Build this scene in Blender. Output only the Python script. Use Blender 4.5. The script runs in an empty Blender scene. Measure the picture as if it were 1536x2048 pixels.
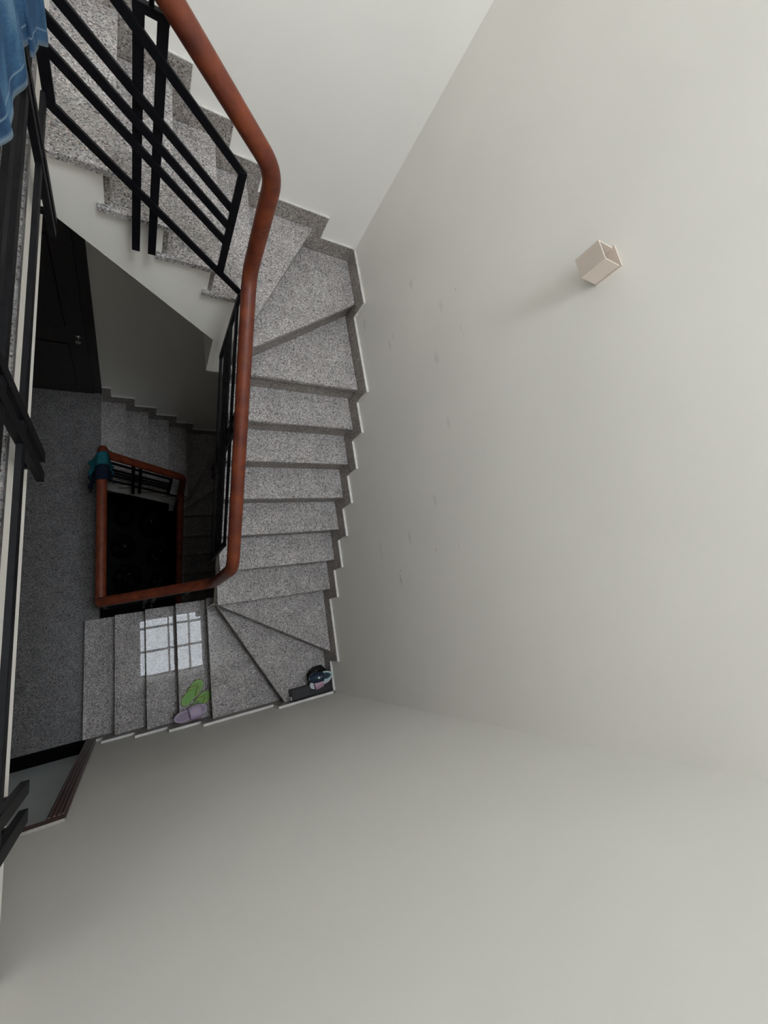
import bpy, bmesh, math, random
from mathutils import Vector, Matrix

scene = bpy.context.scene
C = scene.collection

# ------------------------------------------------------------------ camera
F_PX, PX, PY = 823.2, 786.85, 985.74          # focal length and principal point, 1536 x 2048 frame
AX, AY, AZ = 0.2584, -0.5913, -0.1780
cam_d = bpy.data.cameras.new('camera')
cam = bpy.data.objects.new('camera', cam_d)
C.objects.link(cam)
cam.matrix_world = (Matrix.Translation((-1.4823, -0.2162, 4.82))
                    @ Matrix.Rotation(AY, 4, 'Y') @ Matrix.Rotation(AX, 4, 'X') @ Matrix.Rotation(AZ, 4, 'Z'))
cam_d.sensor_fit = 'AUTO'
cam_d.sensor_width = 36.0
cam_d.lens = F_PX / 2048 * 36.0
cam_d.shift_x = (768 - PX) / 2048
cam_d.shift_y = (PY - 1024) / 2048
cam_d.clip_start = 0.01
scene.camera = cam

# ------------------------------------------------------------------ world, light, exposure
world = bpy.data.worlds.new('overcast_sky')
scene.world = world
world.use_nodes = True
bg = world.node_tree.nodes['Background']
bg.inputs['Color'].default_value = (0.925, 0.97, 1.05, 1)
bg.inputs['Strength'].default_value = 32.0

SKY = (-1.352, -0.012, -0.871, 0.455)             # skylight opening in the ceiling: x0, x1, y0, y1
XL = -3.3                                     # left wall
ZC = 7.80                                     # ceiling


def portal(name, loc, rot, sx, sy):
    d = bpy.data.lights.new(name, 'AREA')
    d.shape = 'RECTANGLE'
    d.size, d.size_y = sx, sy
    d.cycles.is_portal = True
    o = bpy.data.objects.new(name, d)
    o.location, o.rotation_euler = loc, rot
    C.objects.link(o)
    return o


portal('skylight_portal', ((SKY[0] + SKY[1]) / 2, (SKY[2] + SKY[3]) / 2, ZC + 0.22), (0, 0, 0), SKY[1] - SKY[0], SKY[3] - SKY[2])

vs = scene.view_settings
vs.view_transform = 'Standard'
vs.look = 'None'
vs.gamma = 1.0
vs.use_curve_mapping = False
vs.exposure = 0.0
scene.cycles.caustics_reflective = False
scene.cycles.caustics_refractive = False
scene.cycles.diffuse_bounces = 6
scene.cycles.max_bounces = 8

random.seed(4)


# ------------------------------------------------------------------ materials
def new_mat(name, color=(0.8, 0.8, 0.8), rough=0.5, metal=0.0, spec=0.5, coat=0.0, coat_rough=0.05):
    m = bpy.data.materials.new(name)
    m.use_nodes = True
    b = m.node_tree.nodes['Principled BSDF']
    b.inputs['Base Color'].default_value = (*color, 1)
    b.inputs['Roughness'].default_value = rough
    b.inputs['Metallic'].default_value = metal
    b.inputs['Specular IOR Level'].default_value = spec
    b.inputs['Coat Weight'].default_value = coat
    b.inputs['Coat Roughness'].default_value = coat_rough
    return m, m.node_tree, b


def ramp(nt, stops, interp='LINEAR'):
    r = nt.nodes.new('ShaderNodeValToRGB')
    r.color_ramp.interpolation = interp
    el = r.color_ramp.elements
    while len(el) < len(stops):
        el.new(0.5)
    for e, (p, c) in zip(el, stops):
        e.position = p
        e.color = (*c, 1)
    return r


def obj_coord(nt):
    t = nt.nodes.new('ShaderNodeTexCoord')
    return t.outputs['Object']


def bump(nt, b, height, strength, dist=0.002):
    n = nt.nodes.new('ShaderNodeBump')
    n.inputs['Strength'].default_value = strength
    n.inputs['Distance'].default_value = dist
    nt.links.new(height, n.inputs['Height'])
    nt.links.new(n.outputs['Normal'], b.inputs['Normal'])


def mat_granite(name, tint, rough, scale=150.0, gloss_spec=0.5):
    m, nt, b = new_mat(name, rough=rough, spec=gloss_spec)
    co = obj_coord(nt)
    v = nt.nodes.new('ShaderNodeTexVoronoi')
    v.inputs['Scale'].default_value = scale
    nt.links.new(co, v.inputs['Vector'])
    sep = nt.nodes.new('ShaderNodeSeparateColor')
    nt.links.new(v.outputs['Color'], sep.inputs['Color'])
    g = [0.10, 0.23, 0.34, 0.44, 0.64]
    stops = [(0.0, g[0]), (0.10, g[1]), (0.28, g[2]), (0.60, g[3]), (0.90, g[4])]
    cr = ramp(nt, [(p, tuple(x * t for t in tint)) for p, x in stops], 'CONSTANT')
    nt.links.new(sep.outputs['Red'], cr.inputs['Fac'])
    # larger soft clouding and warm flecks
    n = nt.nodes.new('ShaderNodeTexNoise')
    n.inputs['Scale'].default_value = 9.0
    n.inputs['Detail'].default_value = 1.0
    nt.links.new(co, n.inputs['Vector'])
    r2 = ramp(nt, [(0.3, (0.88, 0.87, 0.86)), (0.7, (1.08, 1.07, 1.06))])
    nt.links.new(n.outputs['Fac'], r2.inputs['Fac'])
    mx = nt.nodes.new('ShaderNodeMix')
    mx.data_type = 'RGBA'
    mx.blend_type = 'MULTIPLY'
    mx.inputs['Factor'].default_value = 1.0
    nt.links.new(cr.outputs['Color'], mx.inputs['A'])
    nt.links.new(r2.outputs['Color'], mx.inputs['B'])
    warm = ramp(nt, [(0.0, (1.0, 1.0, 1.0)), (0.8, (1.0, 1.0, 1.0)), (0.82, (1.12, 0.98, 0.94)), (1.0, (1.12, 0.98, 0.94))])
    nt.links.new(sep.outputs['Green'], warm.inputs['Fac'])
    mx2 = nt.nodes.new('ShaderNodeMix')
    mx2.data_type = 'RGBA'
    mx2.blend_type = 'MULTIPLY'
    mx2.inputs['Factor'].default_value = 1.0
    nt.links.new(mx.outputs['Result'], mx2.inputs['A'])
    nt.links.new(warm.outputs['Color'], mx2.inputs['B'])
    nt.links.new(mx2.outputs['Result'], b.inputs['Base Color'])
    return m


def mat_plaster(name, color, smudges=()):
    m, nt, b = new_mat(name, color, rough=0.75, spec=0.25)
    co = obj_coord(nt)
    n = nt.nodes.new('ShaderNodeTexNoise')
    n.inputs['Scale'].default_value = 1.3
    n.inputs['Detail'].default_value = 2.0
    nt.links.new(co, n.inputs['Vector'])
    r = ramp(nt, [(0.25, tuple(c * 0.965 for c in color)), (0.75, tuple(min(1, c * 1.02) for c in color))])
    nt.links.new(n.outputs['Fac'], r.inputs['Fac'])
    col = r.outputs['Color']
    if smudges:
        acc = None
        for (cx, cy, cz, ry, rz, s) in smudges:
            sub = nt.nodes.new('ShaderNodeVectorMath')
            sub.operation = 'SUBTRACT'
            sub.inputs[1].default_value = (cx, cy, cz)
            nt.links.new(co, sub.inputs[0])
            mul = nt.nodes.new('ShaderNodeVectorMath')
            mul.operation = 'MULTIPLY'
            mul.inputs[1].default_value = (0, 1 / ry, 1 / rz)
            nt.links.new(sub.outputs[0], mul.inputs[0])
            ln = nt.nodes.new('ShaderNodeVectorMath')
            ln.operation = 'LENGTH'
            nt.links.new(mul.outputs[0], ln.inputs[0])
            mr = nt.nodes.new('ShaderNodeMapRange')
            mr.inputs['From Min'].default_value = 1.0
            mr.inputs['From Max'].default_value = 0.0
            mr.inputs['To Min'].default_value = 0.0
            mr.inputs['To Max'].default_value = s
            nt.links.new(ln.outputs['Value'], mr.inputs['Value'])
            if acc is None:
                acc = mr.outputs['Result']
            else:
                ad = nt.nodes.new('ShaderNodeMath')
                ad.operation = 'MAXIMUM'
                nt.links.new(acc, ad.inputs[0])
                nt.links.new(mr.outputs['Result'], ad.inputs[1])
                acc = ad.outputs[0]
        n2 = nt.nodes.new('ShaderNodeTexNoise')
        n2.inputs['Scale'].default_value = 60
        nt.links.new(co, n2.inputs['Vector'])
        mm = nt.nodes.new('ShaderNodeMath')
        mm.operation = 'MULTIPLY'
        nt.links.new(acc, mm.inputs[0])
        nt.links.new(n2.outputs['Fac'], mm.inputs[1])
        mx = nt.nodes.new('ShaderNodeMix')
        mx.data_type = 'RGBA'
        nt.links.new(mm.outputs[0], mx.inputs['Factor'])
        nt.links.new(col, mx.inputs['A'])
        mx.inputs['B'].default_value = (0.30, 0.28, 0.24, 1)
        col = mx.outputs['Result']
    nt.links.new(col, b.inputs['Base Color'])
    return m


def mat_wood(name, c1, c2, rough=0.35, coat=0.6, scale=(3, 3, 3), coat_rough=0.12):
    m, nt, b = new_mat(name, c1, rough=rough, coat=coat, coat_rough=coat_rough)
    co = obj_coord(nt)
    mp = nt.nodes.new('ShaderNodeMapping')
    mp.inputs['Scale'].default_value = scale
    nt.links.new(co, mp.inputs['Vector'])
    n = nt.nodes.new('ShaderNodeTexNoise')
    n.inputs['Scale'].default_value = 6
    n.inputs['Detail'].default_value = 6
    n.inputs['Distortion'].default_value = 0.6
    nt.links.new(mp.outputs[0], n.inputs['Vector'])
    r = ramp(nt, [(0.3, c1), (0.7, c2)])
    nt.links.new(n.outputs['Fac'], r.inputs['Fac'])
    nt.links.new(r.outputs['Color'], b.inputs['Base Color'])
    return m


def mat_speck(name, c1, c2, rough=0.6, scale=40, spec=0.4, metal=0.0):
    m, nt, b = new_mat(name, c1, rough=rough, spec=spec, metal=metal)
    n = nt.nodes.new('ShaderNodeTexNoise')
    n.inputs['Scale'].default_value = scale
    n.inputs['Detail'].default_value = 4
    nt.links.new(obj_coord(nt), n.inputs['Vector'])
    r = ramp(nt, [(0.3, c1), (0.7, c2)])
    nt.links.new(n.outputs['Fac'], r.inputs['Fac'])
    nt.links.new(r.outputs['Color'], b.inputs['Base Color'])
    return m


def mat_denim(name):
    m, nt, b = new_mat(name, rough=0.9, spec=0.1)
    co = obj_coord(nt)
    w = nt.nodes.new('ShaderNodeTexNoise')
    w.inputs['Scale'].default_value = 300
    w.inputs['Detail'].default_value = 2
    nt.links.new(co, w.inputs['Vector'])
    f = nt.nodes.new('ShaderNodeTexNoise')
    f.inputs['Scale'].default_value = 9
    f.inputs['Detail'].default_value = 4
    nt.links.new(co, f.inputs['Vector'])
    r = ramp(nt, [(0.3, (0.020, 0.055, 0.125)), (0.52, (0.05, 0.125, 0.235)), (0.75, (0.14, 0.25, 0.36))])
    nt.links.new(f.outputs['Fac'], r.inputs['Fac'])
    rw = ramp(nt, [(0.35, (0.75, 0.75, 0.78)), (0.65, (1.15, 1.15, 1.12))])
    nt.links.new(w.outputs['Fac'], rw.inputs['Fac'])
    mx = nt.nodes.new('ShaderNodeMix')
    mx.data_type = 'RGBA'
    mx.blend_type = 'MULTIPLY'
    mx.inputs['Factor'].default_value = 1
    nt.links.new(r.outputs['Color'], mx.inputs['A'])
    nt.links.new(rw.outputs['Color'], mx.inputs['B'])
    # worn pale hem edge and stitch line, from distance to the hem
    at = nt.nodes.new('ShaderNodeAttribute')
    at.attribute_name = 'hem'
    rh = ramp(nt, [(0.0, (1, 1, 1)), (0.05, (0.45, 0.45, 0.45)), (0.10, (0, 0, 0)), (0.235, (0, 0, 0)), (0.25, (0.7, 0.7, 0.7)), (0.275, (0, 0, 0))])
    nt.links.new(at.outputs['Fac'], rh.inputs['Fac'])
    mx2 = nt.nodes.new('ShaderNodeMix')
    mx2.data_type = 'RGBA'
    nt.links.new(rh.outputs['Color'], mx2.inputs['Factor'])
    nt.links.new(mx.outputs['Result'], mx2.inputs['A'])
    mx2.inputs['B'].default_value = (0.30, 0.39, 0.47, 1)
    nt.links.new(mx2.outputs['Result'], b.inputs['Base Color'])
    bump(nt, b, w.outputs['Fac'], 0.3, 0.001)
    return m


def mat_glass(name):
    m = bpy.data.materials.new(name)
    m.use_nodes = True
    nt = m.node_tree
    nt.nodes.remove(nt.nodes['Principled BSDF'])
    out = nt.nodes['Material Output']
    tr = nt.nodes.new('ShaderNodeBsdfTransparent')
    tr.inputs['Color'].default_value = (0.95, 0.97, 0.97, 1)
    gl = nt.nodes.new('ShaderNodeBsdfGlossy')
    gl.inputs['Roughness'].default_value = 0.02
    mx = nt.nodes.new('ShaderNodeMixShader')
    mx.inputs['Fac'].default_value = 0.06
    nt.links.new(tr.outputs[0], mx.inputs[1])
    nt.links.new(gl.outputs[0], mx.inputs[2])
    nt.links.new(mx.outputs[0], out.inputs['Surface'])
    return m


SMUDGE = [  # right-wall scuffs: x, y, z, half-length along y, half-height, strength
    (0, 1.683, 3.195, 0.045, 0.018, 0.55), (0, 1.468, 2.859, 0.05, 0.018, 0.6), (0, 1.50, 2.91, 0.03, 0.015, 0.5), (0, 1.837, 2.60, 0.07, 0.03, 0.4),
    (0, 1.098, 3.271, 0.055, 0.03, 0.4), (0, 1.357, 3.532, 0.012, 0.007, 0.9), (0, 1.353, 3.399, 0.05, 0.022, 0.35), (0, 1.113, 3.506, 0.06, 0.004, 0.5),
    (0, 0.694, 3.25, 0.05, 0.02, 0.3), (0, 0.318, 2.997, 0.045, 0.020, 0.45), (0, 0.167, 2.677, 0.06, 0.016, 0.65), (0, -0.077, 2.486, 0.05, 0.015, 0.8),
    (0, 0.026, 3.116, 0.03, 0.006, 0.5), (0, -0.02, 2.503, 0.008, 0.008, 1.3), (0, 0.039, 2.914, 0.008, 0.008, 1.3), (0, 0.162, 2.294, 0.08, 0.04, 0.25),
]
M = {}
M['granite'] = mat_granite('polished_granite', (1.04, 1.005, 1.0), 0.018, 195, 0.15)
M['granite_side'] = mat_granite('shaded_side_granite', (0.86, 0.80, 0.76), 0.45, 195, 0.3)  # same granite as the treads; shade of side faces tinted in, darker and browner
M['granite_floor'] = mat_granite('shaded_landing_granite', (0.48, 0.475, 0.48), 0.3, 195, 0.2)  # same stone as the treads, with the landing's shade darkened into the tint
M['plaster_r'] = mat_plaster('wall_paint_scuffed', (0.895, 0.865, 0.815), SMUDGE)
M['plaster_rp'] = mat_plaster('wall_paint_plain', (0.895, 0.865, 0.815))
M['plaster'] = mat_plaster('wall_paint', (0.89, 0.868, 0.82))
M['plaster_white'] = mat_plaster('stringer_paint', (0.91, 0.88, 0.83))
M['caulk'] = mat_speck('skirting_top_paint', (0.62, 0.60, 0.57), (0.78, 0.76, 0.73), 0.6, 25)
M['steel'] = mat_speck('black_painted_steel', (0.0025, 0.0025, 0.0035), (0.005, 0.005, 0.007), 0.5, 30, 0.15)
M['rail_wood'] = mat_wood('varnished_red_wood', (0.085, 0.011, 0.0033), (0.195, 0.036, 0.007), 0.6, 0.28, (2.2, 2.2, 2.2), 0.04)
M['casing_wood'] = mat_wood('dark_casing_wood', (0.060, 0.022, 0.016), (0.11, 0.040, 0.030), 0.45, 0.2, (8, 8, 0.6))
M['dark_door'] = mat_wood('dark_door_wood', (0.012, 0.008, 0.006), (0.022, 0.014, 0.010), 0.4, 0.3, (8, 8, 0.6))
M['door_white'] = mat_speck('door_paint', (0.72, 0.78, 0.81), (0.76, 0.82, 0.85), 0.5, 3)
M['black_stone'] = mat_speck('black_stone', (0.002, 0.002, 0.002), (0.004, 0.004, 0.004), 0.9, 60, 0.05)
M['metal'] = mat_speck('brushed_metal', (0.55, 0.54, 0.52), (0.65, 0.64, 0.62), 0.3, 20, 0.5, 1.0)
M['denim'] = mat_denim('washed_denim')
M['teal'] = mat_speck('teal_cloth', (0.010, 0.085, 0.105), (0.018, 0.125, 0.150), 0.9, 60, 0.1)
M['navy_cloth'] = mat_speck('navy_cloth', (0.006, 0.010, 0.022), (0.012, 0.018, 0.035), 0.9, 60, 0.1)
M['green_sole'] = mat_speck('green_edge', (0.20, 0.36, 0.08), (0.27, 0.43, 0.12), 0.5, 12)
M['green'] = mat_speck('green_rubber', (0.13, 0.33, 0.05), (0.19, 0.40, 0.08), 0.5, 12)
M['green_light'] = mat_speck('pale_green_rubber', (0.28, 0.42, 0.10), (0.36, 0.48, 0.16), 0.5, 12)
M['lilac'] = mat_speck('lilac_foam', (0.42, 0.33, 0.45), (0.50, 0.40, 0.52), 0.6, 12)
M['lilac_dark'] = mat_speck('lilac_insole', (0.30, 0.24, 0.33), (0.36, 0.29, 0.38), 0.7, 30)
M['navy'] = mat_speck('navy_rubber', (0.008, 0.02, 0.045), (0.014, 0.03, 0.06), 0.5, 20)
M['mint'] = mat_speck('mint_rubber', (0.45, 0.62, 0.60), (0.55, 0.70, 0.68), 0.5, 20)
M['silver'] = mat_speck('silver_vinyl', (0.50, 0.50, 0.56), (0.68, 0.68, 0.74), 0.3, 14)
M['pink'] = mat_speck('pink_print', (0.45, 0.28, 0.36), (0.52, 0.36, 0.42), 0.5, 20)
M['black_plastic'] = mat_speck('black_plastic_film', (0.006, 0.006, 0.008), (0.014, 0.014, 0.016), 0.28, 10)
M['box_dark'] = mat_speck('dark_grey_plastic', (0.018, 0.018, 0.020), (0.035, 0.034, 0.036), 0.35, 8)
M['sconce'] = mat_speck('sconce_cream', (0.62, 0.53, 0.46), (0.66, 0.57, 0.50), 0.45, 6)
M['bulb'] = mat_speck('bulb_glass', (0.30, 0.27, 0.24), (0.36, 0.33, 0.30), 0.3, 6)
M['frame'] = mat_speck('window_frame_paint', (0.30, 0.31, 0.33), (0.36, 0.37, 0.39), 0.5, 10)
M['shaded_tile'] = mat_speck('shaded_tile', (0.012, 0.012, 0.013), (0.018, 0.018, 0.019), 0.85, 4, 0.1)  # darkness of the well put into the tile colour; also cuts bounced light
M['dust'] = mat_speck('dusty_paint', (0.30, 0.28, 0.25), (0.42, 0.39, 0.35), 0.8, 30)
M['glass'] = mat_glass('clear_glass')


# ------------------------------------------------------------------ mesh helpers
class MB:
    """collects simple solids and links them as one mesh object"""
    def __init__(self):
        self.v, self.f = [], []

    def add(self, vs, fs):
        n = len(self.v)
        self.v += [tuple(x) for x in vs]
        self.f += [tuple(i + n for i in f) for f in fs]
        return self

    def box(self, x0, x1, y0, y1, z0, z1):
        x0, x1 = sorted((x0, x1)); y0, y1 = sorted((y0, y1)); z0, z1 = sorted((z0, z1))
        return self.add([(x0, y0, z0), (x1, y0, z0), (x1, y1, z0), (x0, y1, z0), (x0, y0, z1), (x1, y0, z1), (x1, y1, z1), (x0, y1, z1)],
                        [(3, 2, 1, 0), (4, 5, 6, 7), (0, 1, 5, 4), (1, 2, 6, 5), (2, 3, 7, 6), (3, 0, 4, 7)])

    def prism(self, poly, a0, a1, axis='z'):
        area = sum(poly[i][0] * poly[(i + 1) % len(poly)][1] - poly[(i + 1) % len(poly)][0] * poly[i][1] for i in range(len(poly)))
        if area < 0:
            poly = poly[::-1]
        n = len(poly)
        if axis == 'z':
            mk = lambda p, a: (p[0], p[1], a)
        elif axis == 'x':
            mk = lambda p, a: (a, p[0], p[1])
        else:                                    # poly in x, z extruded along y
            mk = lambda p, a: (p[0], a, p[1])
            a0, a1 = a1, a0
        vs = [mk(p, a0) for p in poly] + [mk(p, a1) for p in poly]
        fs = [tuple(range(n - 1, -1, -1)), tuple(range(n, 2 * n))] + [(i, (i + 1) % n, n + (i + 1) % n, n + i) for i in range(n)]
        return self.add(vs, fs)

    def bar(self, p, q, w, h, up=(0, 0, 1)):
        """straight bar from p to q; w across, h along up"""
        p, q, up = Vector(p), Vector(q), Vector(up)
        d = (q - p).normalized()
        s = d.cross(up)
        if s.length < 1e-4:
            s = d.cross(Vector((1, 0, 0)))
        s.normalize()
        u = s.cross(d).normalized()
        vs = [e + s * (a * w / 2) + u * (b * h / 2) for e in (p, q) for a, b in ((-1, -1), (1, -1), (1, 1), (-1, 1))]
        return self.add(vs, [(0, 1, 2, 3), (7, 6, 5, 4), (0, 4, 5, 1), (1, 5, 6, 2), (2, 6, 7, 3), (3, 7, 4, 0)])

    def tube(self, path, r, n=16, cap=True):
        rings, up = [], None
        P = [Vector(p) for p in path]
        for i, p in enumerate(P):
            t = ((P[min(i + 1, len(P) - 1)] - P[i]).normalized() + (P[i] - P[max(i - 1, 0)]).normalized()).normalized()
            if up is None:
                up = t.orthogonal().normalized()
            else:
                up = (up - t * up.dot(t)).normalized()
            s = t.cross(up)
            rr = r[i] if isinstance(r, (list, tuple)) else r
            rings.append([p + (up * math.cos(a) + s * math.sin(a)) * rr for a in (2 * math.pi * k / n for k in range(n))])
        vs = [v for ring in rings for v in ring]
        fs = []
        for i in range(len(P) - 1):
            for k in range(n):
                a, b2 = i * n + k, i * n + (k + 1) % n
                fs.append((a, b2, b2 + n, a + n))
        if cap:
            fs.append(tuple(range(n - 1, -1, -1)))
            fs.append(tuple(range((len(P) - 1) * n, len(P) * n)))
        return self.add(vs, fs)

    def grid(self, fn, nu, nv):
        vs = [fn(i / nu, j / nv) for i in range(nu + 1) for j in range(nv + 1)]
        fs = [(i * (nv + 1) + j, (i + 1) * (nv + 1) + j, (i + 1) * (nv + 1) + j + 1, i * (nv + 1) + j + 1) for i in range(nu) for j in range(nv)]
        return self.add(vs, fs)

    def build(self, name, mat, parent=None, smooth=False, bevel=0.0, origin=None, fix=True):
        me = bpy.data.meshes.new(name)
        me.from_pydata(self.v, [], self.f)
        bm = bmesh.new()
        bm.from_mesh(me)
        if fix:
            bmesh.ops.recalc_face_normals(bm, faces=bm.faces)
        if bevel:
            bmesh.ops.bevel(bm, geom=[e for e in bm.edges if e.is_manifold and e.calc_face_angle(0) > 0.3], offset=bevel, segments=1, affect='EDGES')
        bm.to_mesh(me)
        bm.free()
        if smooth:
            for p in me.polygons:
                p.use_smooth = True
            if smooth == 'auto':
                me.set_sharp_from_angle(angle=math.radians(40))
        me.materials.append(M[mat])
        o = bpy.data.objects.new(name, me)
        C.objects.link(o)
        if parent:
            o.parent = parent
        return o


def fillet(pts, rad, seg=7):
    """round the corners of a polyline"""
    P = [Vector(p) for p in pts]
    out = [P[0]]
    for i in range(1, len(P) - 1):
        a, b, c = P[i - 1], P[i], P[i + 1]
        d1, d2 = (a - b), (c - b)
        r = min(rad, d1.length * 0.48, d2.length * 0.48)
        p0, p1 = b + d1.normalized() * r, b + d2.normalized() * r
        for k in range(seg + 1):
            t = k / seg
            out.append(p0 * (1 - t) ** 2 + b * 2 * t * (1 - t) + p1 * t * t)
    out.append(P[-1])
    # densify long straights
    res = [out[0]]
    for p in out[1:]:
        n = max(1, int((p - res[-1]).length / 0.12))
        q = res[-1].copy()
        for k in range(1, n + 1):
            res.append(q.lerp(p, k / n))
    return res


def empty(name, loc=(0, 0, 0)):
    o = bpy.data.objects.new(name, None)
    o.empty_display_size = 0.1
    o.location = loc
    C.objects.link(o)
    return o


def tag(o, label=None, cat=None, group=None, kind=None):
    if label: o['label'] = label
    if cat: o['category'] = cat
    if group: o['group'] = group
    if kind: o['kind'] = kind
    return o


def copy_tree(o, parent=None):
    c = o.copy()
    C.objects.link(c)
    c.parent = parent
    for ch in list(o.children):
        copy_tree(ch, c)
    return c


# ------------------------------------------------------------------ dimensions (metres; z = 0 is the lower landing)
RISE = 0.17
N = 21
H = RISE * N                                   # one storey, 3.57
YT, YB, XR = 2.4635, -0.8521, 0.0              # skirting faces on the far, near and right walls
SK = 0.019                                     # skirting thickness: the walls lie this far behind
WB, WR, WT = 0.105, -0.925, 1.519              # slab edges on the well side: bottom flight (y), right flight (x), top flight (y)
TH = 0.03                                      # slab thickness
XE = -1.735                                    # landing edge
z = lambda k: RISE * k
xb = lambda k: -1.827 + (k - 1) * 0.2239       # nosings, bottom flight
yr = lambda k: (k - 8) * 0.2288                # nosings, right flight
# nosing lines: k -> (well end, wall end)
NOSE = {}
for k in range(1, 6):
    NOSE[k] = ((xb(k), WB), (xb(k), YB))
NOSE[6] = ((-0.885, 0.030), (-0.394, YB))
NOSE[7] = ((-0.893, 0.015), (XR, -0.524))
for k in range(8, 14):
    NOSE[k] = ((WR, yr(k)), (XR, yr(k)))
NOSE[14] = ((WR, 1.395), (XR, 1.395))
NOSE[15] = ((WR, 1.412), (XR, 2.048))
NOSE[16] = ((-0.862, WT), (-0.357, YT))
for k, w, o in ((17, -0.8664, -0.8575), (18, -1.0925, -1.064), (19, -1.3116, -1.290), (20, -1.525, -1.513), (21, XE, XE + 0.004)):
    NOSE[k] = ((w, WT), (o, YT))


# ------------------------------------------------------------------ the room
W_T, W_B, W_R = YT + SK, YB - SK, XR + SK      # backs of the skirting
GP = 0.0015                                    # the plaster faces lie just behind
Z0 = -H
TW = 0.2
wr = MB()
wx = W_R + GP
ys_, zs_ = (W_B - TW, -0.2, 1.95, W_T + TW), (Z0 - 0.1, 2.1, 3.65, ZC + 0.3)
for i in range(3):
    for j in range(3):                          # inner face in nine fields: only the middle one carries the scuffs
        wr.add([(wx, ys_[i], zs_[j]), (wx, ys_[i + 1], zs_[j]), (wx, ys_[i + 1], zs_[j + 1]), (wx, ys_[i], zs_[j + 1])], [(0, 3, 2, 1)])
wr.add([(wx, ys_[0], zs_[0]), (wx, ys_[3], zs_[0]), (wx, ys_[3], zs_[3]), (wx, ys_[0], zs_[3])] + [(wx + TW, a, b) for a, b in ((ys_[0], zs_[0]), (ys_[3], zs_[0]), (ys_[3], zs_[3]), (ys_[0], zs_[3]))],
       [(4, 5, 6, 7), (0, 1, 5, 4), (1, 2, 6, 5), (2, 3, 7, 6), (3, 0, 4, 7)])
wro = wr.build('wall_right', 'plaster_rp', fix=False)
wro.data.materials.append(M['plaster_r'])
wro.data.polygons[4].material_index = 1
tag(wro, 'right stairwell wall, off-white paint with grey scuffs', kind='structure')
tag(MB().box(XL, W_R + GP, W_T + GP, W_T + TW, Z0 - 0.1, ZC + 0.3).build('wall_far', 'plaster'), 'off-white wall behind the upper flight', kind='structure')
DX0, DX1, DZ = -2.66, -1.805, 2.15             # doorway in the near wall
wn = MB()
wn.box(DX1, W_R + GP, W_B - TW, W_B - GP, Z0 - 0.1, ZC + 0.3)
wn.box(XL, DX0, W_B - TW, W_B - GP, Z0 - 0.1, ZC + 0.3)
wn.box(DX0, DX1, W_B - TW, W_B - GP, DZ, ZC + 0.3)
wn.box(DX0, DX1, W_B - TW, W_B - GP, Z0 - 0.1, -0.001)
tag(wn.build('wall_near', 'plaster'), 'smooth off-white wall below the bottom flight', kind='structure')
wl = MB().box(XL - TW, XL, W_B - TW, W_T + TW, Z0 - 0.1, ZC + 0.3)
tag(wl.build('wall_left', 'plaster'), 'off-white wall at the back of the landings', kind='structure')
ce = MB()
ce.box(XL, SKY[0], W_B, W_T, ZC, ZC + 0.2)
ce.box(SKY[1], W_R, W_B, W_T, ZC, ZC + 0.2)
ce.box(SKY[0], SKY[1], SKY[3], W_T, ZC, ZC + 0.2)
if SKY[2] > W_B:
    ce.box(SKY[0], SKY[1], W_B, SKY[2], ZC, ZC + 0.2)
tag(ce.build('ceiling', 'plaster'), 'white ceiling around the skylight', kind='structure')


def window(name, x0, x1, y0, y1, zz, xs, ys, label):
    w = empty(name, (0, 0, 0))
    tag(w, label, kind='structure')
    t = 0.05
    fr = MB()
    fr.box(x0, x1, y0, y0 + t, zz, zz + 0.05)
    fr.box(x0, x1, y1 - t, y1, zz, zz + 0.05)
    fr.box(x0, x0 + t, y0 + t, y1 - t, zz, zz + 0.05)
    fr.box(x1 - t, x1, y0 + t, y1 - t, zz, zz + 0.05)
    fr.build('window_frame', 'frame', w)
    for x in xs:
        MB().box(x - 0.02, x + 0.02, y0 + t, y1 - t, zz + 0.005, zz + 0.035).build('glazing_bar', 'frame', w)
    for y in ys:
        MB().box(x0 + t, x1 - t, y - 0.026, y + 0.026, zz + 0.036, zz + 0.066).build('glazing_bar', 'frame', w)
    ex, ey = [x0 + t] + list(xs) + [x1 - t], [y0 + t] + list(ys) + [y1 - t]
    for i in range(len(ex) - 1):
        for j in range(len(ey) - 1):
            MB().box(ex[i] + 0.021, ex[i + 1] - 0.021, ey[j] + 0.027, ey[j + 1] - 0.027, zz + 0.07, zz + 0.074).build('pane', 'glass', w)
    return w


window('window_1', SKY[0], SKY[1], SKY[2], SKY[3], ZC + 0.1, (-0.728, -0.325), (-0.308, 0.224), 'gridded skylight in the ceiling over the stairwell')
# landings
for zz, lab in ((0.0, 'speckled granite landing one storey below, its shade darkened into the colour'), (H, 'granite edge of the upper landing behind the railing')):
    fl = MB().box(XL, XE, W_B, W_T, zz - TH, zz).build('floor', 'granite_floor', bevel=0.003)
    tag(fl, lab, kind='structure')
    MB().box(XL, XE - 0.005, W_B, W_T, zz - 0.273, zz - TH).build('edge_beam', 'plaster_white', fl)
gf = MB().box(XL, W_R, W_B, W_T, Z0 - 0.1, Z0).build('floor', 'shaded_tile')
tag(gf, 'ground floor at the bottom of the well, coloured dark for its shade', kind='structure')

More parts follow.
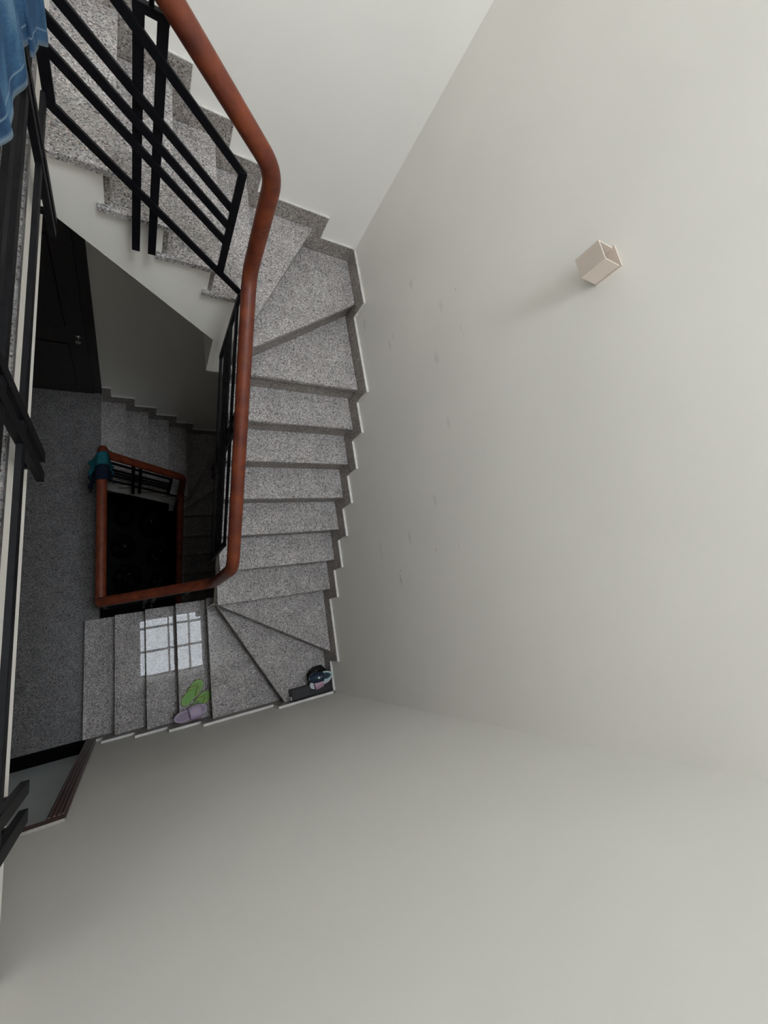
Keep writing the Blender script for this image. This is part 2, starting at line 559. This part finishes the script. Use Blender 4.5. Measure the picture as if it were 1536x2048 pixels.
# dark door on the far wall of the lower landing
d1 = empty('door_1', (XE + 0.008, W_T, 0))
tag(d1, 'dark wooden door under the upper flight', kind='structure')
MB().box(-0.98, 0.0, -0.02, -0.001, 0.0, 2.75).build('door_frame', 'dark_door', d1)
lf = MB().box(-0.92, -0.07, -0.034, -0.021, 0.004, 2.2).build('door_leaf', 'dark_door', d1, bevel=0.002)
for zp0, zp1 in ((0.15, 0.85), (1.1, 2.05)):
    MB().box(-0.80, -0.20, -0.044, -0.035, zp0, zp1).build('door_panel', 'dark_door', lf, bevel=0.006)
kn = MB()
kn.tube([(-0.125, -0.034, 0.97), (-0.125, -0.052, 0.97), (-0.125, -0.055, 0.97), (-0.125, -0.075, 0.97), (-0.125, -0.088, 0.97), (-0.125, -0.092, 0.97)], [0.022, 0.012, 0.012, 0.022, 0.02, 0.008], 12)
kn.build('knob', 'metal', lf, smooth='auto')

# white door in the near wall of the lower landing
d2 = empty('door_2', (0, 0, 0))
tag(d2, 'pale grey door with moulded dark wood casing off the lower landing', kind='structure')
MB().box(DX0, DX1, W_B - TW, W_B + 0.0, -0.001, 0.003).build('threshold', 'black_stone', d2)
lf2 = MB().box(DX0 + 0.005, DX1 - 0.005, -1.012, -0.972, 0.006, DZ - 0.005).build('door_leaf', 'door_white', d2, bevel=0.003)
for nm, x0 in (('door_casing', DX1), ('door_casing', DX0 - 0.075)):
    cs = MB().box(x0, x0 + 0.075, W_B, W_B + 0.012, 0.17 if x0 == DX1 else 0.0, 2.22).build(nm, 'casing_wood', d2, bevel=0.002)
    for i, w in enumerate((0.012, 0.030, 0.048, 0.062)):
        MB().tube([(x0 + w, W_B + 0.0125, 0.18), (x0 + w, W_B + 0.0125, 2.15)], 0.0065, 8).build('moulding', 'casing_wood', cs, smooth='auto')
MB().box(DX0, DX1 - 0.0005, W_B, W_B + 0.012, 2.15, 2.22).build('door_casing', 'casing_wood', d2, bevel=0.002)
MB().box(DX0 - 0.075, DX1 + 0.075, W_B, W_B + 0.013, 2.2205, 2.225).build('casing_cap', 'dust', d2)


# ------------------------------------------------------------------ the staircase
def tread_poly(k):
    """plan outline of tread slab k: nosing line, then the next nosing line pushed 3.5 cm further on"""
    (wx, wy), (ox, oy) = NOSE[k]
    (nwx, nwy), (nox, noy) = NOSE[k + 1]
    d = 0.035
    if k <= 4:
        return [(wx, wy), (ox, oy), (nox + d, noy), (nwx + 0.062, nwy)]
    if k == 5:
        return [(wx, wy), (ox, oy), (nox + d, noy), (nwx + 0.03, nwy), (nwx + 0.02, wy)]
    if k == 6:
        return [(wx - 0.012, wy + 0.02), (ox, oy), (XR, YB), (nox, noy + d), (nwx + 0.03, nwy + 0.02)]
    if k == 7:
        return [(wx - 0.02, wy + 0.005), (ox, oy), (nox, noy + d), (WR + 0.005, noy + d)]
    if k <= 13:
        return [(wx, wy), (ox, oy), (nox, noy + d), (nwx, nwy + 0.062)]
    if k == 14:
        return [(wx, wy), (ox, oy), (nox, noy + d), (nwx, nwy + 0.05)]
    if k == 15:
        return [(wx, wy), (ox, oy), (XR, YT), (nox - d, noy), (nwx - 0.02, WT + 0.03), (wx, WT)]
    if k == 16:
        return [(wx, wy), (ox, oy), (nox - d, noy), (nwx - 0.05, nwy)]
    return [(wx, wy), (ox, oy), (nox - d, noy), (nwx - 0.062, nwy)]


def shrink_poly(poly, e):
    c = Vector((sum(p[0] for p in poly) / len(poly), sum(p[1] for p in poly) / len(poly)))
    return [tuple(c + (Vector(p) - c) * (1 - e)) for p in poly]


def recess(k, e=0.04):
    """tread outline with its front line pulled back behind the riser and its wall ends off the walls"""
    pl = tread_poly(k)
    a, b = Vector(pl[0]), Vector(pl[1])
    d = (b - a).normalized()
    n = Vector((-d.y, d.x))
    cen = Vector((sum(p[0] for p in pl) / len(pl), sum(p[1] for p in pl) / len(pl)))
    if n.dot(cen - a) < 0:
        n = -n
    q = [a + n * e + d * 0.03, b + n * e] + [Vector(p) for p in pl[2:]]
    return [(min(v.x, XR), min(max(v.y, YB), YT)) for v in q]


st = empty('staircase', (0, 0, 0))
tag(st, 'grey granite staircase winding up along the off-white walls', 'staircase', 'storeys of the stairwell')
for k in range(1, 21):
    MB().prism(tread_poly(k), z(k) - TH, z(k)).build('tread', 'granite', st, bevel=0.003)
for k in range(1, 22):
    (wx, wy), (ox, oy) = NOSE[k]
    a, b = Vector((wx, wy)), Vector((ox, oy))
    # pull the well end back to the stringer face
    a2 = a + (b - a).normalized() * (0.02 if k not in (6, 7) else 0.06)
    if k <= 20:
        pl = tread_poly(k)
        cen = Vector((sum(p[0] for p in pl) / len(pl), sum(p[1] for p in pl) / len(pl)))
    else:
        cen = Vector((-2.0, 2.0))
    d = (b - a).normalized()
    n = Vector((-d.y, d.x))
    if n.dot(cen - a) < 0:
        n = -n
    q = [a2 + n * 0.018, b + n * 0.018, b + n * 0.036, a2 + n * 0.036]
    q = [Vector((min(v.x, XR), min(max(v.y, YB), YT))) for v in q]
    MB().prism([(v.x, v.y) for v in q], z(k - 1), z(k) - TH).build('riser', 'granite_side', st)

# plastered concrete under the slabs: one carcass per flight
sx = 0.02
cb = MB()
poly = [(xb(1) + 0.04, -0.02)]
for k in range(1, 5):
    poly += [(xb(k) + 0.037, z(k) - TH), (xb(k + 1) + 0.037, z(k) - TH)]
poly += [(xb(5) + 0.037, 0.33), (-1.50, -0.10), (XE, -0.10), (XE, -0.02)]
cb.prism(poly, YB, WB - sx, 'y')
for k in (5, 6, 7):
    cb.prism(recess(k), 0.33, z(k) - TH)
cb.build('stringer', 'plaster_white', st)
cr_ = MB()
sof = lambda y: 1.005 + 0.743 * y
poly = [(0.037, sof(0.037))]
for k in range(8, 14):
    poly += [(yr(k) + 0.037, z(k) - TH), ((yr(k + 1) if k < 13 else 1.395) + 0.037, z(k) - TH)]
poly += [(1.395 + 0.037, sof(1.432))]
cr_.prism(poly, WR + sx, XR, 'x')
cr_.build('stringer', 'plaster_white', st)
ct = MB()
ZS = 2.13
ct.prism([(WR + sx, 1.432), (XR, 1.432), (XR, YT), (-0.9, YT), (-0.9, WT + sx), (WR + sx, WT + sx)], ZS, z(14) - TH)
ct.prism(recess(15), z(14) - TH, z(15) - TH)
ct.prism(recess(16), z(14) - TH, z(16) - TH)
ct.build('stringer', 'plaster_white', st)
cu = MB()
poly = [(-0.8999, ZS), (-0.8999, z(17) - TH)]
for k in range(17, 21):
    poly += [(NOSE[k + 1][0][0] - 0.037, z(k) - TH), (NOSE[k + 1][0][0] - 0.037, z(k + 1) - TH)]
poly = poly[:-1] + [(XE - 0.004, z(20) - TH), (XE - 0.004, 3.102), (-1.041, 2.479), (-1.035, ZS)]
poly = [p for i, p in enumerate(poly) if not (p[0] < XE - 0.01)]
cu.prism(poly, WT + sx, YT, 'y')
cu.build('stringer', 'plaster_white', st)


# skirting boards, one stone per step and wall, each with a painted top ledge
def skirt(wall, s0, s1, zl, zt, asc, front=True):
    """wall: 'r','t','b'; s0 the lower end, s1 the upper end along the wall"""
    lo, hi = min(s0, s1), max(s0, s1)
    o = MB()
    c = MB()
    t = 0.004
    if wall == 'r':
        o.box(XR, W_R, lo, hi, zl, zt)
        c.box(XR + 0.002, W_R, lo, hi, zt, zt + t)
        if front: c.box(XR + 0.002, W_R, s0 - t, s0, zl + 0.115, zt + t)
    elif wall == 't':
        o.box(lo, hi, YT, W_T, zl, zt)
        c.box(lo, hi, YT + 0.002, W_T, zt, zt + t)
        if front: c.box(s0, s0 + t, YT + 0.002, W_T, zl + 0.115, zt + t)
    else:
        o.box(lo, hi, W_B, YB, zl, zt)
        c.box(lo, hi, W_B, YB - 0.002, zt, zt + t)
        if front: c.box(s0 - t, s0, W_B, YB - 0.002, zl + 0.115, zt + t)
    so = o.build('skirting_stone', 'granite_side', st)
    c.build('painted_ledge', 'caulk', so)


HS, OF = 0.115, 0.08
for k in range(2, 6):
    s1 = (xb(k + 1) if k < 5 else NOSE[6][1][0]) - OF
    skirt('b', xb(k) - OF, s1, z(k - 1), z(k) + HS, 1)
skirt('b', DX1 + 0.0755, xb(2) - OF, z(0) + 0.172, z(1) + HS, 1, False)
skirt('b', NOSE[6][1][0] - OF, XR, z(5), z(6) + HS, 1)
skirt('r', YB, NOSE[7][1][1] - OF, z(6), z(6) + HS, 1, False)
fr = {7: -0.524, 14: 1.395, 15: 2.048}
for k in range(8, 14):
    fr[k] = yr(k)
for k in range(7, 15):
    skirt('r', fr[k] - OF, fr[k + 1] - OF, z(k - 1), z(k) + HS, 1)
skirt('r', fr[15] - OF, YT, z(14), z(15) + HS, 1)
fx = {k: NOSE[k][1][0] for k in range(16, 22)}
skirt('t', XR, fx[16] + OF, z(15), z(15) + HS, -1, False)
for k in range(16, 21):
    skirt('t', fx[k] + OF, fx[k + 1] + OF, z(k - 1), z(k) + HS, -1)
skirt('t', fx[21] + OF, fx[21] - 0.0, z(20), z(21) + HS, -1)

st2 = copy_tree(st)
st2.location = (0, 0, -H)
st2['label'] = 'lower granite staircase descending into the dark well'

# ------------------------------------------------------------------ railings
RX, RT, RB, RL = -0.985, 1.479, 0.17, -1.70    # planes of the bars: right flight x, top flight y, bottom flight y, landing x
BW, BH = 0.013, 0.030


def incl(p, q, dz):
    return (p[0], p[1], p[2] + dz), (q[0], q[1], q[2] + dz)


def post_pair(rl, a, b, top, bottom, rail_z, wall_dir, off=0.013):
    """two flat posts joined by a cap bar, a thin rod from the cap up to the handrail"""
    a, b = Vector(a), Vector(b)
    d = (b - a).normalized().to_3d()
    o3 = Vector(wall_dir) * off              # posts stand just behind the bars
    a, b = a + o3.to_2d(), b + o3.to_2d()
    for p in (a, b):
        MB().bar((p.x, p.y, bottom), (p.x, p.y, top), 0.018, 0.030, d).build('post', 'steel', rl, bevel=0.001)
        q = Vector((p.x, p.y, bottom + 0.09)) + Vector(wall_dir) * 0.02
        MB().bar(Vector((p.x, p.y, bottom + 0.09)) + Vector(wall_dir) * 0.008, q + Vector(wall_dir) * 0.014, 0.016, 0.016).build('bracket', 'steel', rl)
    MB().bar((a.x - d.x * 0.016, a.y - d.y * 0.016, top + 0.012), (b.x + d.x * 0.016, b.y + d.y * 0.016, top + 0.012), 0.022, 0.024).build('post_cap', 'steel', rl, bevel=0.001)
    m = (a + b) / 2
    MB().tube([(m.x, m.y, top + 0.024), (m.x, m.y, rail_z)], 0.007, 8).build('rail_rod', 'steel', rl, smooth='auto')


def railing(name, label, landing_end, wall_end):
    rl = empty(name, (0, 0, 0))
    tag(rl, label, 'railing', 'railings of the stairwell')
    zl = H + 0.85                              # landing handrail
    path = [(-1.68, landing_end, zl), (-1.68, RT, zl), (-1.665, RT, 4.262), (-0.992, RT, 3.667), (-0.972, RT - 0.005, 3.135), (-0.970, 0.145, 2.225),
            (-0.972, 0.150, 1.56), (-1.675, 0.172, 0.94), (-1.677, 0.178, 0.90)]
    hr = MB().tube(fillet(path, 0.085, 8), 0.037, 20)
    hr.build('handrail', 'rail_wood', rl, smooth='auto')
    # top flight: frame of five flat bars
    A, B = (-1.688, RT, 3.594), (-1.104, RT, 3.108)
    k = (B[2] - A[2]) / (B[0] - A[0])
    for i, dz in enumerate((0.0, 0.165, 0.248, 0.332, 0.505)):
        p, q = incl(A, B, dz)
        if i == 0:
            q = (-0.992, RT, 2.994)
        MB().bar(p, q, BW, BH).build('bar', 'steel', rl, bevel=0.001)
    MB().bar((B[0], RT, B[2] - 0.01), (B[0], RT, B[2] + 0.515), 0.018, BH, (1, 0, 0)).build('post', 'steel', rl, bevel=0.001)
    MB().bar((A[0], RT, A[2] - 0.01), (A[0], RT, A[2] + 0.60), 0.018, BH, (1, 0, 0)).build('post', 'steel', rl, bevel=0.001)
    post_pair(rl, (-1.453, RT), (-1.392, RT), 3.945, 3.085, 4.06, (0, 1, 0))
    # right flight
    y1, y0 = 1.478, 0.32
    zb = lambda y: 2.405 + (y - 1.478) * 0.70
    for i, dz in enumerate((0.0, 0.165, 0.248, 0.332, 0.505)):
        MB().bar((RX, y1, zb(y1) + dz), (RX, y0, zb(y0) + dz), BW, BH).build('bar', 'steel', rl, bevel=0.001)
    MB().bar((RX, y1, zb(y1) - 0.015), (RX, y1, 2.985), 0.018, BH, (0, 1, 0)).build('post', 'steel', rl, bevel=0.001)
    MB().bar((RX, y0, zb(y0) - 0.015), (RX, y0, zb(y0) + 0.52), 0.018, BH, (0, 1, 0)).build('post', 'steel', rl, bevel=0.001)
    post_pair(rl, (RX, 0.955), (RX, 0.895), zb(0.92) + 0.59, 1.75, 2.745, (1, 0, 0))
    # bottom flight
    zf = lambda x: 0.36 + (x + 1.68) * 0.755
    x0, x1 = -1.665, -1.08
    for i, dz in enumerate((0.0, 0.165, 0.248, 0.332, 0.505)):
        MB().bar((x0, RB, zf(x0) + dz), (x1, RB, zf(x1) + dz), BW, BH).build('bar', 'steel', rl, bevel=0.001)
    for x in (x0, x1):
        MB().bar((x, RB, zf(x) - 0.015), (x, RB, zf(x) + 0.52), 0.018, BH, (1, 0, 0)).build('post', 'steel', rl, bevel=0.001)
    post_pair(rl, (-1.385, RB), (-1.325, RB), zf(-1.35) + 0.56, 0.30, 1.20, (0, -1, 0))
    # landing
    e = wall_end
    for dz in (3.62, 3.82, 3.905, 3.99, 4.16):
        MB().bar((RL, RT - 0.012, dz), (RL, e, dz), BW, BH).build('bar', 'steel', rl, bevel=0.001)
    for ya in ((1.22, 0.335, -0.515) if e < -0.3 else (1.22, 0.52)):
        post_pair(rl, (RL, ya + 0.03), (RL, ya - 0.03), 4.22, 3.36, zl - 0.02, (-1, 0, 0), 0.0)
    if e > -0.3:
        MB().bar((RL, e, 3.60), (RL, e, 4.18), 0.018, BH, (0, 1, 0)).build('post', 'steel', rl, bevel=0.001)
    return rl


railing('stair_railing', 'upper railing of black steel bars under a red-brown wooden handrail', W_B + 0.002, W_B + 0.004)
r2 = railing('stair_railing', 'railing in the dark well with wooden handrail along the lower landing', 0.178, 0.20)
r2.location = (0, 0, -H)
for ch in r2.children:
    pass

# ------------------------------------------------------------------ wall lamp
sc = empty('wall_lamp', (W_R + GP, 0.849, 4.198))
tag(sc, 'small cream box-shaped wall lamp open at the top', 'wall lamp')
t = 0.005
sh = MB()
sh.box(-0.094, -0.094 + t, -0.042, 0.042, 0.0, 0.097)
sh.box(-0.094 + t, -0.004, -0.042, -0.042 + t, 0.0, 0.097)
sh.box(-0.094 + t, -0.004, 0.042 - t, 0.042, 0.0, 0.097)
sh.build('lamp_shade', 'sconce', sc, bevel=0.001)
MB().box(-0.004, 0.0, -0.046, 0.046, 0.0, 0.104).build('back_plate', 'sconce', sc)
MB().box(-0.088, -0.005, -0.036, 0.036, 0.028, 0.034).build('socket_plate', 'sconce', sc)
MB().tube([(-0.045, 0, 0.034), (-0.045, 0, 0.042), (-0.045, 0, 0.048), (-0.045, 0, 0.056), (-0.045, 0, 0.064), (-0.045, 0, 0.067)], [0.012, 0.013, 0.02, 0.022, 0.014, 0.003], 14).build('bulb', 'bulb', sc, smooth='auto')

# ------------------------------------------------------------------ footwear on the steps
def sole_outline(s, L, Wd, pinch=0.12):
    """half widths along a sole, heel at s = 0, toe at s = 1"""
    base = max(0.0, 1 - abs(2 * min(max(s, 0.0), 1.0) - 1) ** 3.4) ** 0.5
    return Wd / 2 * base * (0.84 + 0.17 * s - pinch * math.exp(-((s - 0.42) / 0.16) ** 2))


def slipper(name, loc, rot, L, Wd, label, mats, strap='band', group=None, tilt=0.0):
    root = empty(name, loc)
    root.rotation_euler = (tilt, 0, rot)
    tag(root, label, 'slipper', group)
    n = 20
    ms, mi, mt = mats

    def slab(inset, z0, z1):
        m = MB()
        pts = []
        for i in range(n + 1):
            s = 0.5 - 0.5 * math.cos(math.pi * i / n)
            pts.append((s, max(sole_outline(s, L, Wd) - inset, 0.001)))
        poly = [((s - 0.5) * (L - 2 * inset), w) for s, w in pts] + [((s - 0.5) * (L - 2 * inset), -w) for s, w in pts[-2:0:-1]]
        return m.prism(poly, z0, z1)
    slab(0.0, 0.0, 0.026).build('sole', ms, root, bevel=0.004)
    slab(0.012, 0.0262, 0.029).build('insole', mi, root)
    th = 0.008
    if strap == 'band':
        def up(sa, sb, hgt):
            def f(u, v):
                s = sa + (sb - sa) * u + 0.05 * math.sin(math.pi * v)
                a = math.pi * v
                w = sole_outline(s, L, Wd) + 0.002
                return ((s - 0.5) * L, math.cos(a) * w, 0.016 + math.sin(a) ** 0.7 * (hgt + 0.010 * (1 - u)))
            return f
        o = MB().grid(up(0.44, 0.80, 0.045), 8, 16).build('strap', mt, root, smooth=True, fix=False)
        o.modifiers.new('thickness', 'SOLIDIFY').thickness = th
    elif strap == 'clog':
        def cap(u, v):
            s = 0.40 + 0.585 * u + 0.07 * math.sin(math.pi * v) * (1 - u)
            a = math.pi * v
            w = max(sole_outline(s, L, Wd) - 0.004, 0.002)
            return ((s - 0.5) * L, math.cos(a) * w, 0.018 + math.sin(a) ** 0.7 * (0.052 - 0.040 * u ** 2))
        o = MB().grid(cap, 14, 16).build('upper', mt, root, smooth=True, fix=False)
        o.modifiers.new('thickness', 'SOLIDIFY').thickness = 0.005
        MB().box(0.015, 0.045, -0.007, 0.007, 0.062, 0.071).build('badge', ms, root, bevel=0.002)
        P = [((0.44 - 0.5) * L, -0.036, 0.045)] + [((0.5 - 0.5 - 0.43 * math.sin(math.pi * i / 10)) * L - 0.01, -0.036 * math.cos(math.pi * i / 10), 0.038) for i in range(1, 10)] + [((0.44 - 0.5) * L, 0.036, 0.045)]
        MB().tube(fillet(P, 0.01, 2), 0.006, 8).build('heel_strap', ms, root, smooth='auto')
    else:
        def leg(side):
            P = []
            for i in range(9):
                u = i / 8
                s = 0.50 + 0.30 * u
                y = side * (sole_outline(0.5, L, Wd) * 0.95) * (1 - u) + side * 0.004 * u
                P.append(((s - 0.5) * L, y, 0.022 + 0.028 * math.sin(math.pi * (0.15 + 0.8 * u))))
            return P
        for side in (-1, 1):
            MB().tube(leg(side), [0.012 - 0.005 * i / 8 for i in range(9)], 10).build('strap', mt, root, smooth='auto')
        MB().tube([((0.79 - 0.5) * L, 0, 0.026), ((0.80 - 0.5) * L, 0, 0.048)], 0.006, 8).build('toe_post', mt, root, smooth='auto')
    return root


Z4, Z6 = z(4), z(6)
slipper('slipper', (-1.057, -0.636, Z4 + 0.0015), math.radians(47), 0.225, 0.100, 'green thong slipper lying apart from the wall, nearest the step middle', ('green_sole', 'green', 'green_light'), 'thong', 'slippers on the step')
slipper('slipper', (-1.008, -0.728, Z4 + 0.0015), math.radians(40), 0.215, 0.095, 'green slipper half hidden behind the lilac slipper', ('green_sole', 'green', 'green_light'), 'thong', 'slippers on the step')
lil = slipper('slipper', (-1.074, -0.788, Z4 + 0.022), math.radians(10), 0.250, 0.104, 'lilac foam slipper with crossed band beside the wall', ('lilac', 'lilac_dark', 'lilac'), 'band', 'slippers on the step')

lil.rotation_euler = (0, -0.155, math.radians(10))    # its toe rests on the green slipper

# corner of the winder tread: flat dark box, black bag, navy slipper, silver slipper
bx = empty('storage_box', (-0.19, -0.802, Z6 + 0.0015))
tag(bx, 'flat dark grey plastic box against the wall in the corner', 'box')
bx.rotation_euler = (0, 0, math.radians(0))
MB().box(-0.165, 0.175, -0.038, 0.040, 0.0, 0.085).build('body', 'box_dark', bx, bevel=0.004)
MB().box(-0.170, 0.180, -0.043, 0.045, 0.0855, 0.100).build('lid', 'box_dark', bx, bevel=0.004)
MB().box(-0.178, -0.171, -0.040, -0.010, 0.005, 0.099).build('corner_clip', 'metal', bx, bevel=0.001)
for x in (-0.06, 0.07):
    MB().box(x, x + 0.02, -0.0475, -0.0435, 0.06, 0.095).build('latch', 'box_dark', bx, bevel=0.001)


def lump(name, loc, sx_, sy_, sz_, mat, seed, nz=0.28, freq=2.3, tie=False):
    from mathutils import noise
    m = MB()
    nu, nv = 24, 40
    off = Vector((seed * 3.7, seed * 1.3, seed * 2.1))

    def f(u, v):
        th = math.pi * u
        ph = 2 * math.pi * v
        d = Vector((math.sin(th) * math.cos(ph), math.sin(th) * math.sin(ph), math.cos(th)))
        r = 1 + nz * noise.noise(d * freq + off) + nz * 0.6 * abs(noise.noise(d * freq * 2.7 + off)) - nz * 0.3 * abs(noise.noise(d * freq * 6 + off))
        zz = d.z * r
        return (d.x * r * sx_, d.y * r * sy_, max(zz, -0.72) * sz_ + 0.72 * sz_)
    m.grid(f, nu, nv)
    o = m.build(name, mat, None, smooth=True)
    o.location = loc
    return o


bag = lump('plastic_bag', (-0.098, -0.690, Z6 + 0.0015), 0.085, 0.058, 0.052, 'black_plastic', 3)
tag(bag, 'black plastic bag slumped in the corner under the slippers', 'bag')
nv_ = slipper('slipper', (-0.112, -0.708, Z6 + 0.137), math.radians(178), 0.205, 0.090, 'navy clog with pale mint edging on the black bag', ('mint', 'navy', 'navy'), 'clog', 'slippers in the corner')
slipper('slipper', (-0.107, -0.752, Z6 + 0.104), math.radians(190), 0.20, 0.078, 'silver slipper with pink band tucked behind the navy clog', ('silver', 'silver', 'pink'), 'band', 'slippers in the corner')

# ------------------------------------------------------------------ cloths on the handrails
def hem_mesh(name, fn, nu, nv, mat, parent, hem, thick=0.006):
    m = MB().grid(fn, nu, nv)
    o = m.build(name, mat, parent, smooth=True, fix=False)
    at = o.data.attributes.new('hem', 'FLOAT', 'POINT')
    at.data.foreach_set('value', [hem(i / nu, j / nv) for i in range(nu + 1) for j in range(nv + 1)])
    md = o.modifiers.new('thickness', 'SOLIDIFY')
    md.thickness = thick
    md.offset = 0
    return o


def interp(t, pts):
    for (a, va), (b, vb) in zip(pts, pts[1:]):
        if t <= b:
            return va + (vb - va) * max(0, (t - a)) / (b - a)
    return pts[-1][1]


ZLM = H + 0.85
dn = empty('denim_garment', (-1.68, 1.0, ZLM))
tag(dn, 'washed blue denim garment hung over the upper landing handrail', 'clothes')
BOT = [(0.35, 4.27), (0.45, 4.235), (0.543, 4.200), (0.60, 4.171), (0.66, 4.155), (0.714, 4.144), (0.76, 4.135), (0.79, 4.140), (0.812, 4.175)]
BOT2 = [(0.74, 4.165), (0.78, 4.135), (0.83, 4.117), (0.90, 4.10), (0.935, 4.092), (0.955, 4.11)]
BOT3 = [(0.92, 4.075), (1.04, 4.025), (1.10, 3.99), (1.165, 3.952), (1.18, 3.965), (1.19, 4.03)]


def drape(y0, y1, bot, x_off, fold, ph, back):
    def f(u, v):
        y = y0 + (y1 - y0) * u
        zb_ = interp(y, bot)
        # v = 0 hem in front, v = .7 top of the rail, v = 1 behind the rail
        if v < 0.66:
            t = v / 0.66
            zz = zb_ + (ZLM + 0.02 - zb_) * t
            w = (1 - t) * fold
            x = -1.68 + 0.043 + x_off * (1 - t * 0.6) + w * math.sin(y * 26 + ph + 2 * t) + 0.4 * w * math.sin(y * 61 + ph)
        else:
            t = (v - 0.66) / 0.34
            a = min(t / 0.5, 1) * math.pi
            x = -1.68 + 0.043 * math.cos(a) + x_off * 0.4 * math.cos(a)
            zz = ZLM + 0.02 + 0.028 * math.sin(a) - max(0, t - 0.5) * back
        return (x + 1.68, y - 1.0, zz - ZLM)
    return f


def hem_of(y0, y1, bot):
    return lambda u, v: min(1.0, 8 * (ZLM + 0.02 - interp(y0 + (y1 - y0) * u, bot)) * min(v / 0.66, 1.0))


for nm, y0, y1, bt, xo, fo, ph in (('leg_panel', 0.35, 0.812, BOT, 0.0, 0.006, 0.0), ('pocket_panel', 0.74, 0.955, BOT2, -0.006, 0.005, 1.0), ('waist_panel', 0.92, 1.19, BOT3, -0.004, 0.003, 2.0)):
    hem_mesh(nm, drape(y0, y1, bt, xo, fo, ph, 0.5), 44, 60, 'denim', dn, hem_of(y0, y1, bt))

ZLL = 0.85
tc = empty('cloth', (-1.68, 1.30, ZLL))
tag(tc, 'teal and navy cloth slung over the lower landing handrail corner', 'cloth')


def sling(y0, y1, la, lb, r0):
    def f(u, v):
        y = y0 + (y1 - y0) * u + 0.012 * math.sin(9 * v + 4 * u)
        wob = 0.012 * math.sin(u * 11 + v * 6)
        if v < 0.35:
            t = 1 - v / 0.35
            return (r0 + 0.03 * t + wob * t, y, -la * t * (0.8 + 0.35 * u))
        if v > 0.65:
            t = (v - 0.65) / 0.35
            return (-r0 - 0.05 * t + wob * t, y - 0.05 * t, -lb * t * (1.1 - 0.4 * u))
        a = (v - 0.35) / 0.3 * math.pi
        return (r0 * math.cos(a), y, r0 * math.sin(a))
    return f


o = MB().grid(sling(-0.02, 0.115, 0.20, 0.12, 0.043), 10, 30).build('teal_fold', 'teal', tc, smooth=True, fix=False)
o.modifiers.new('thickness', 'SOLIDIFY').thickness = 0.004
o = MB().grid(sling(-0.115, 0.0, 0.14, 0.20, 0.046), 10, 30).build('navy_fold', 'navy_cloth', tc, smooth=True, fix=False)
o.modifiers.new('thickness', 'SOLIDIFY').thickness = 0.004

# ------------------------------------------------------------------ dark bundles at the bottom of the well
for i, (x, y, sx_, sy_, sz_, lab) in enumerate(((-1.56, 2.02, 0.14, 0.20, 0.30, 'black bag at the bottom of the well under the lowest bars, near the landing'),
                                               (-1.16, 1.84, 0.19, 0.25, 0.38, 'largest black bag at the bottom of the well'),
                                               (-1.58, 1.48, 0.17, 0.19, 0.26, 'black bag at the bottom of the well beside the landing handrail'),
                                               (-1.10, 1.26, 0.14, 0.17, 0.22, 'black bag at the bottom of the well in the middle of the heap'),
                                               (-1.52, 0.94, 0.18, 0.21, 0.30, 'black bag at the bottom of the well in the near corner by the landing'),
                                               (-1.08, 0.80, 0.13, 0.16, 0.18, 'smallest black bag at the bottom of the well, nearest the winding steps'))):
    tag(lump('rubbish_bag', (x, y, Z0), sx_, sy_, sz_, 'black_plastic', 11 + i * 5), lab, 'bag', 'bags at the bottom of the well')
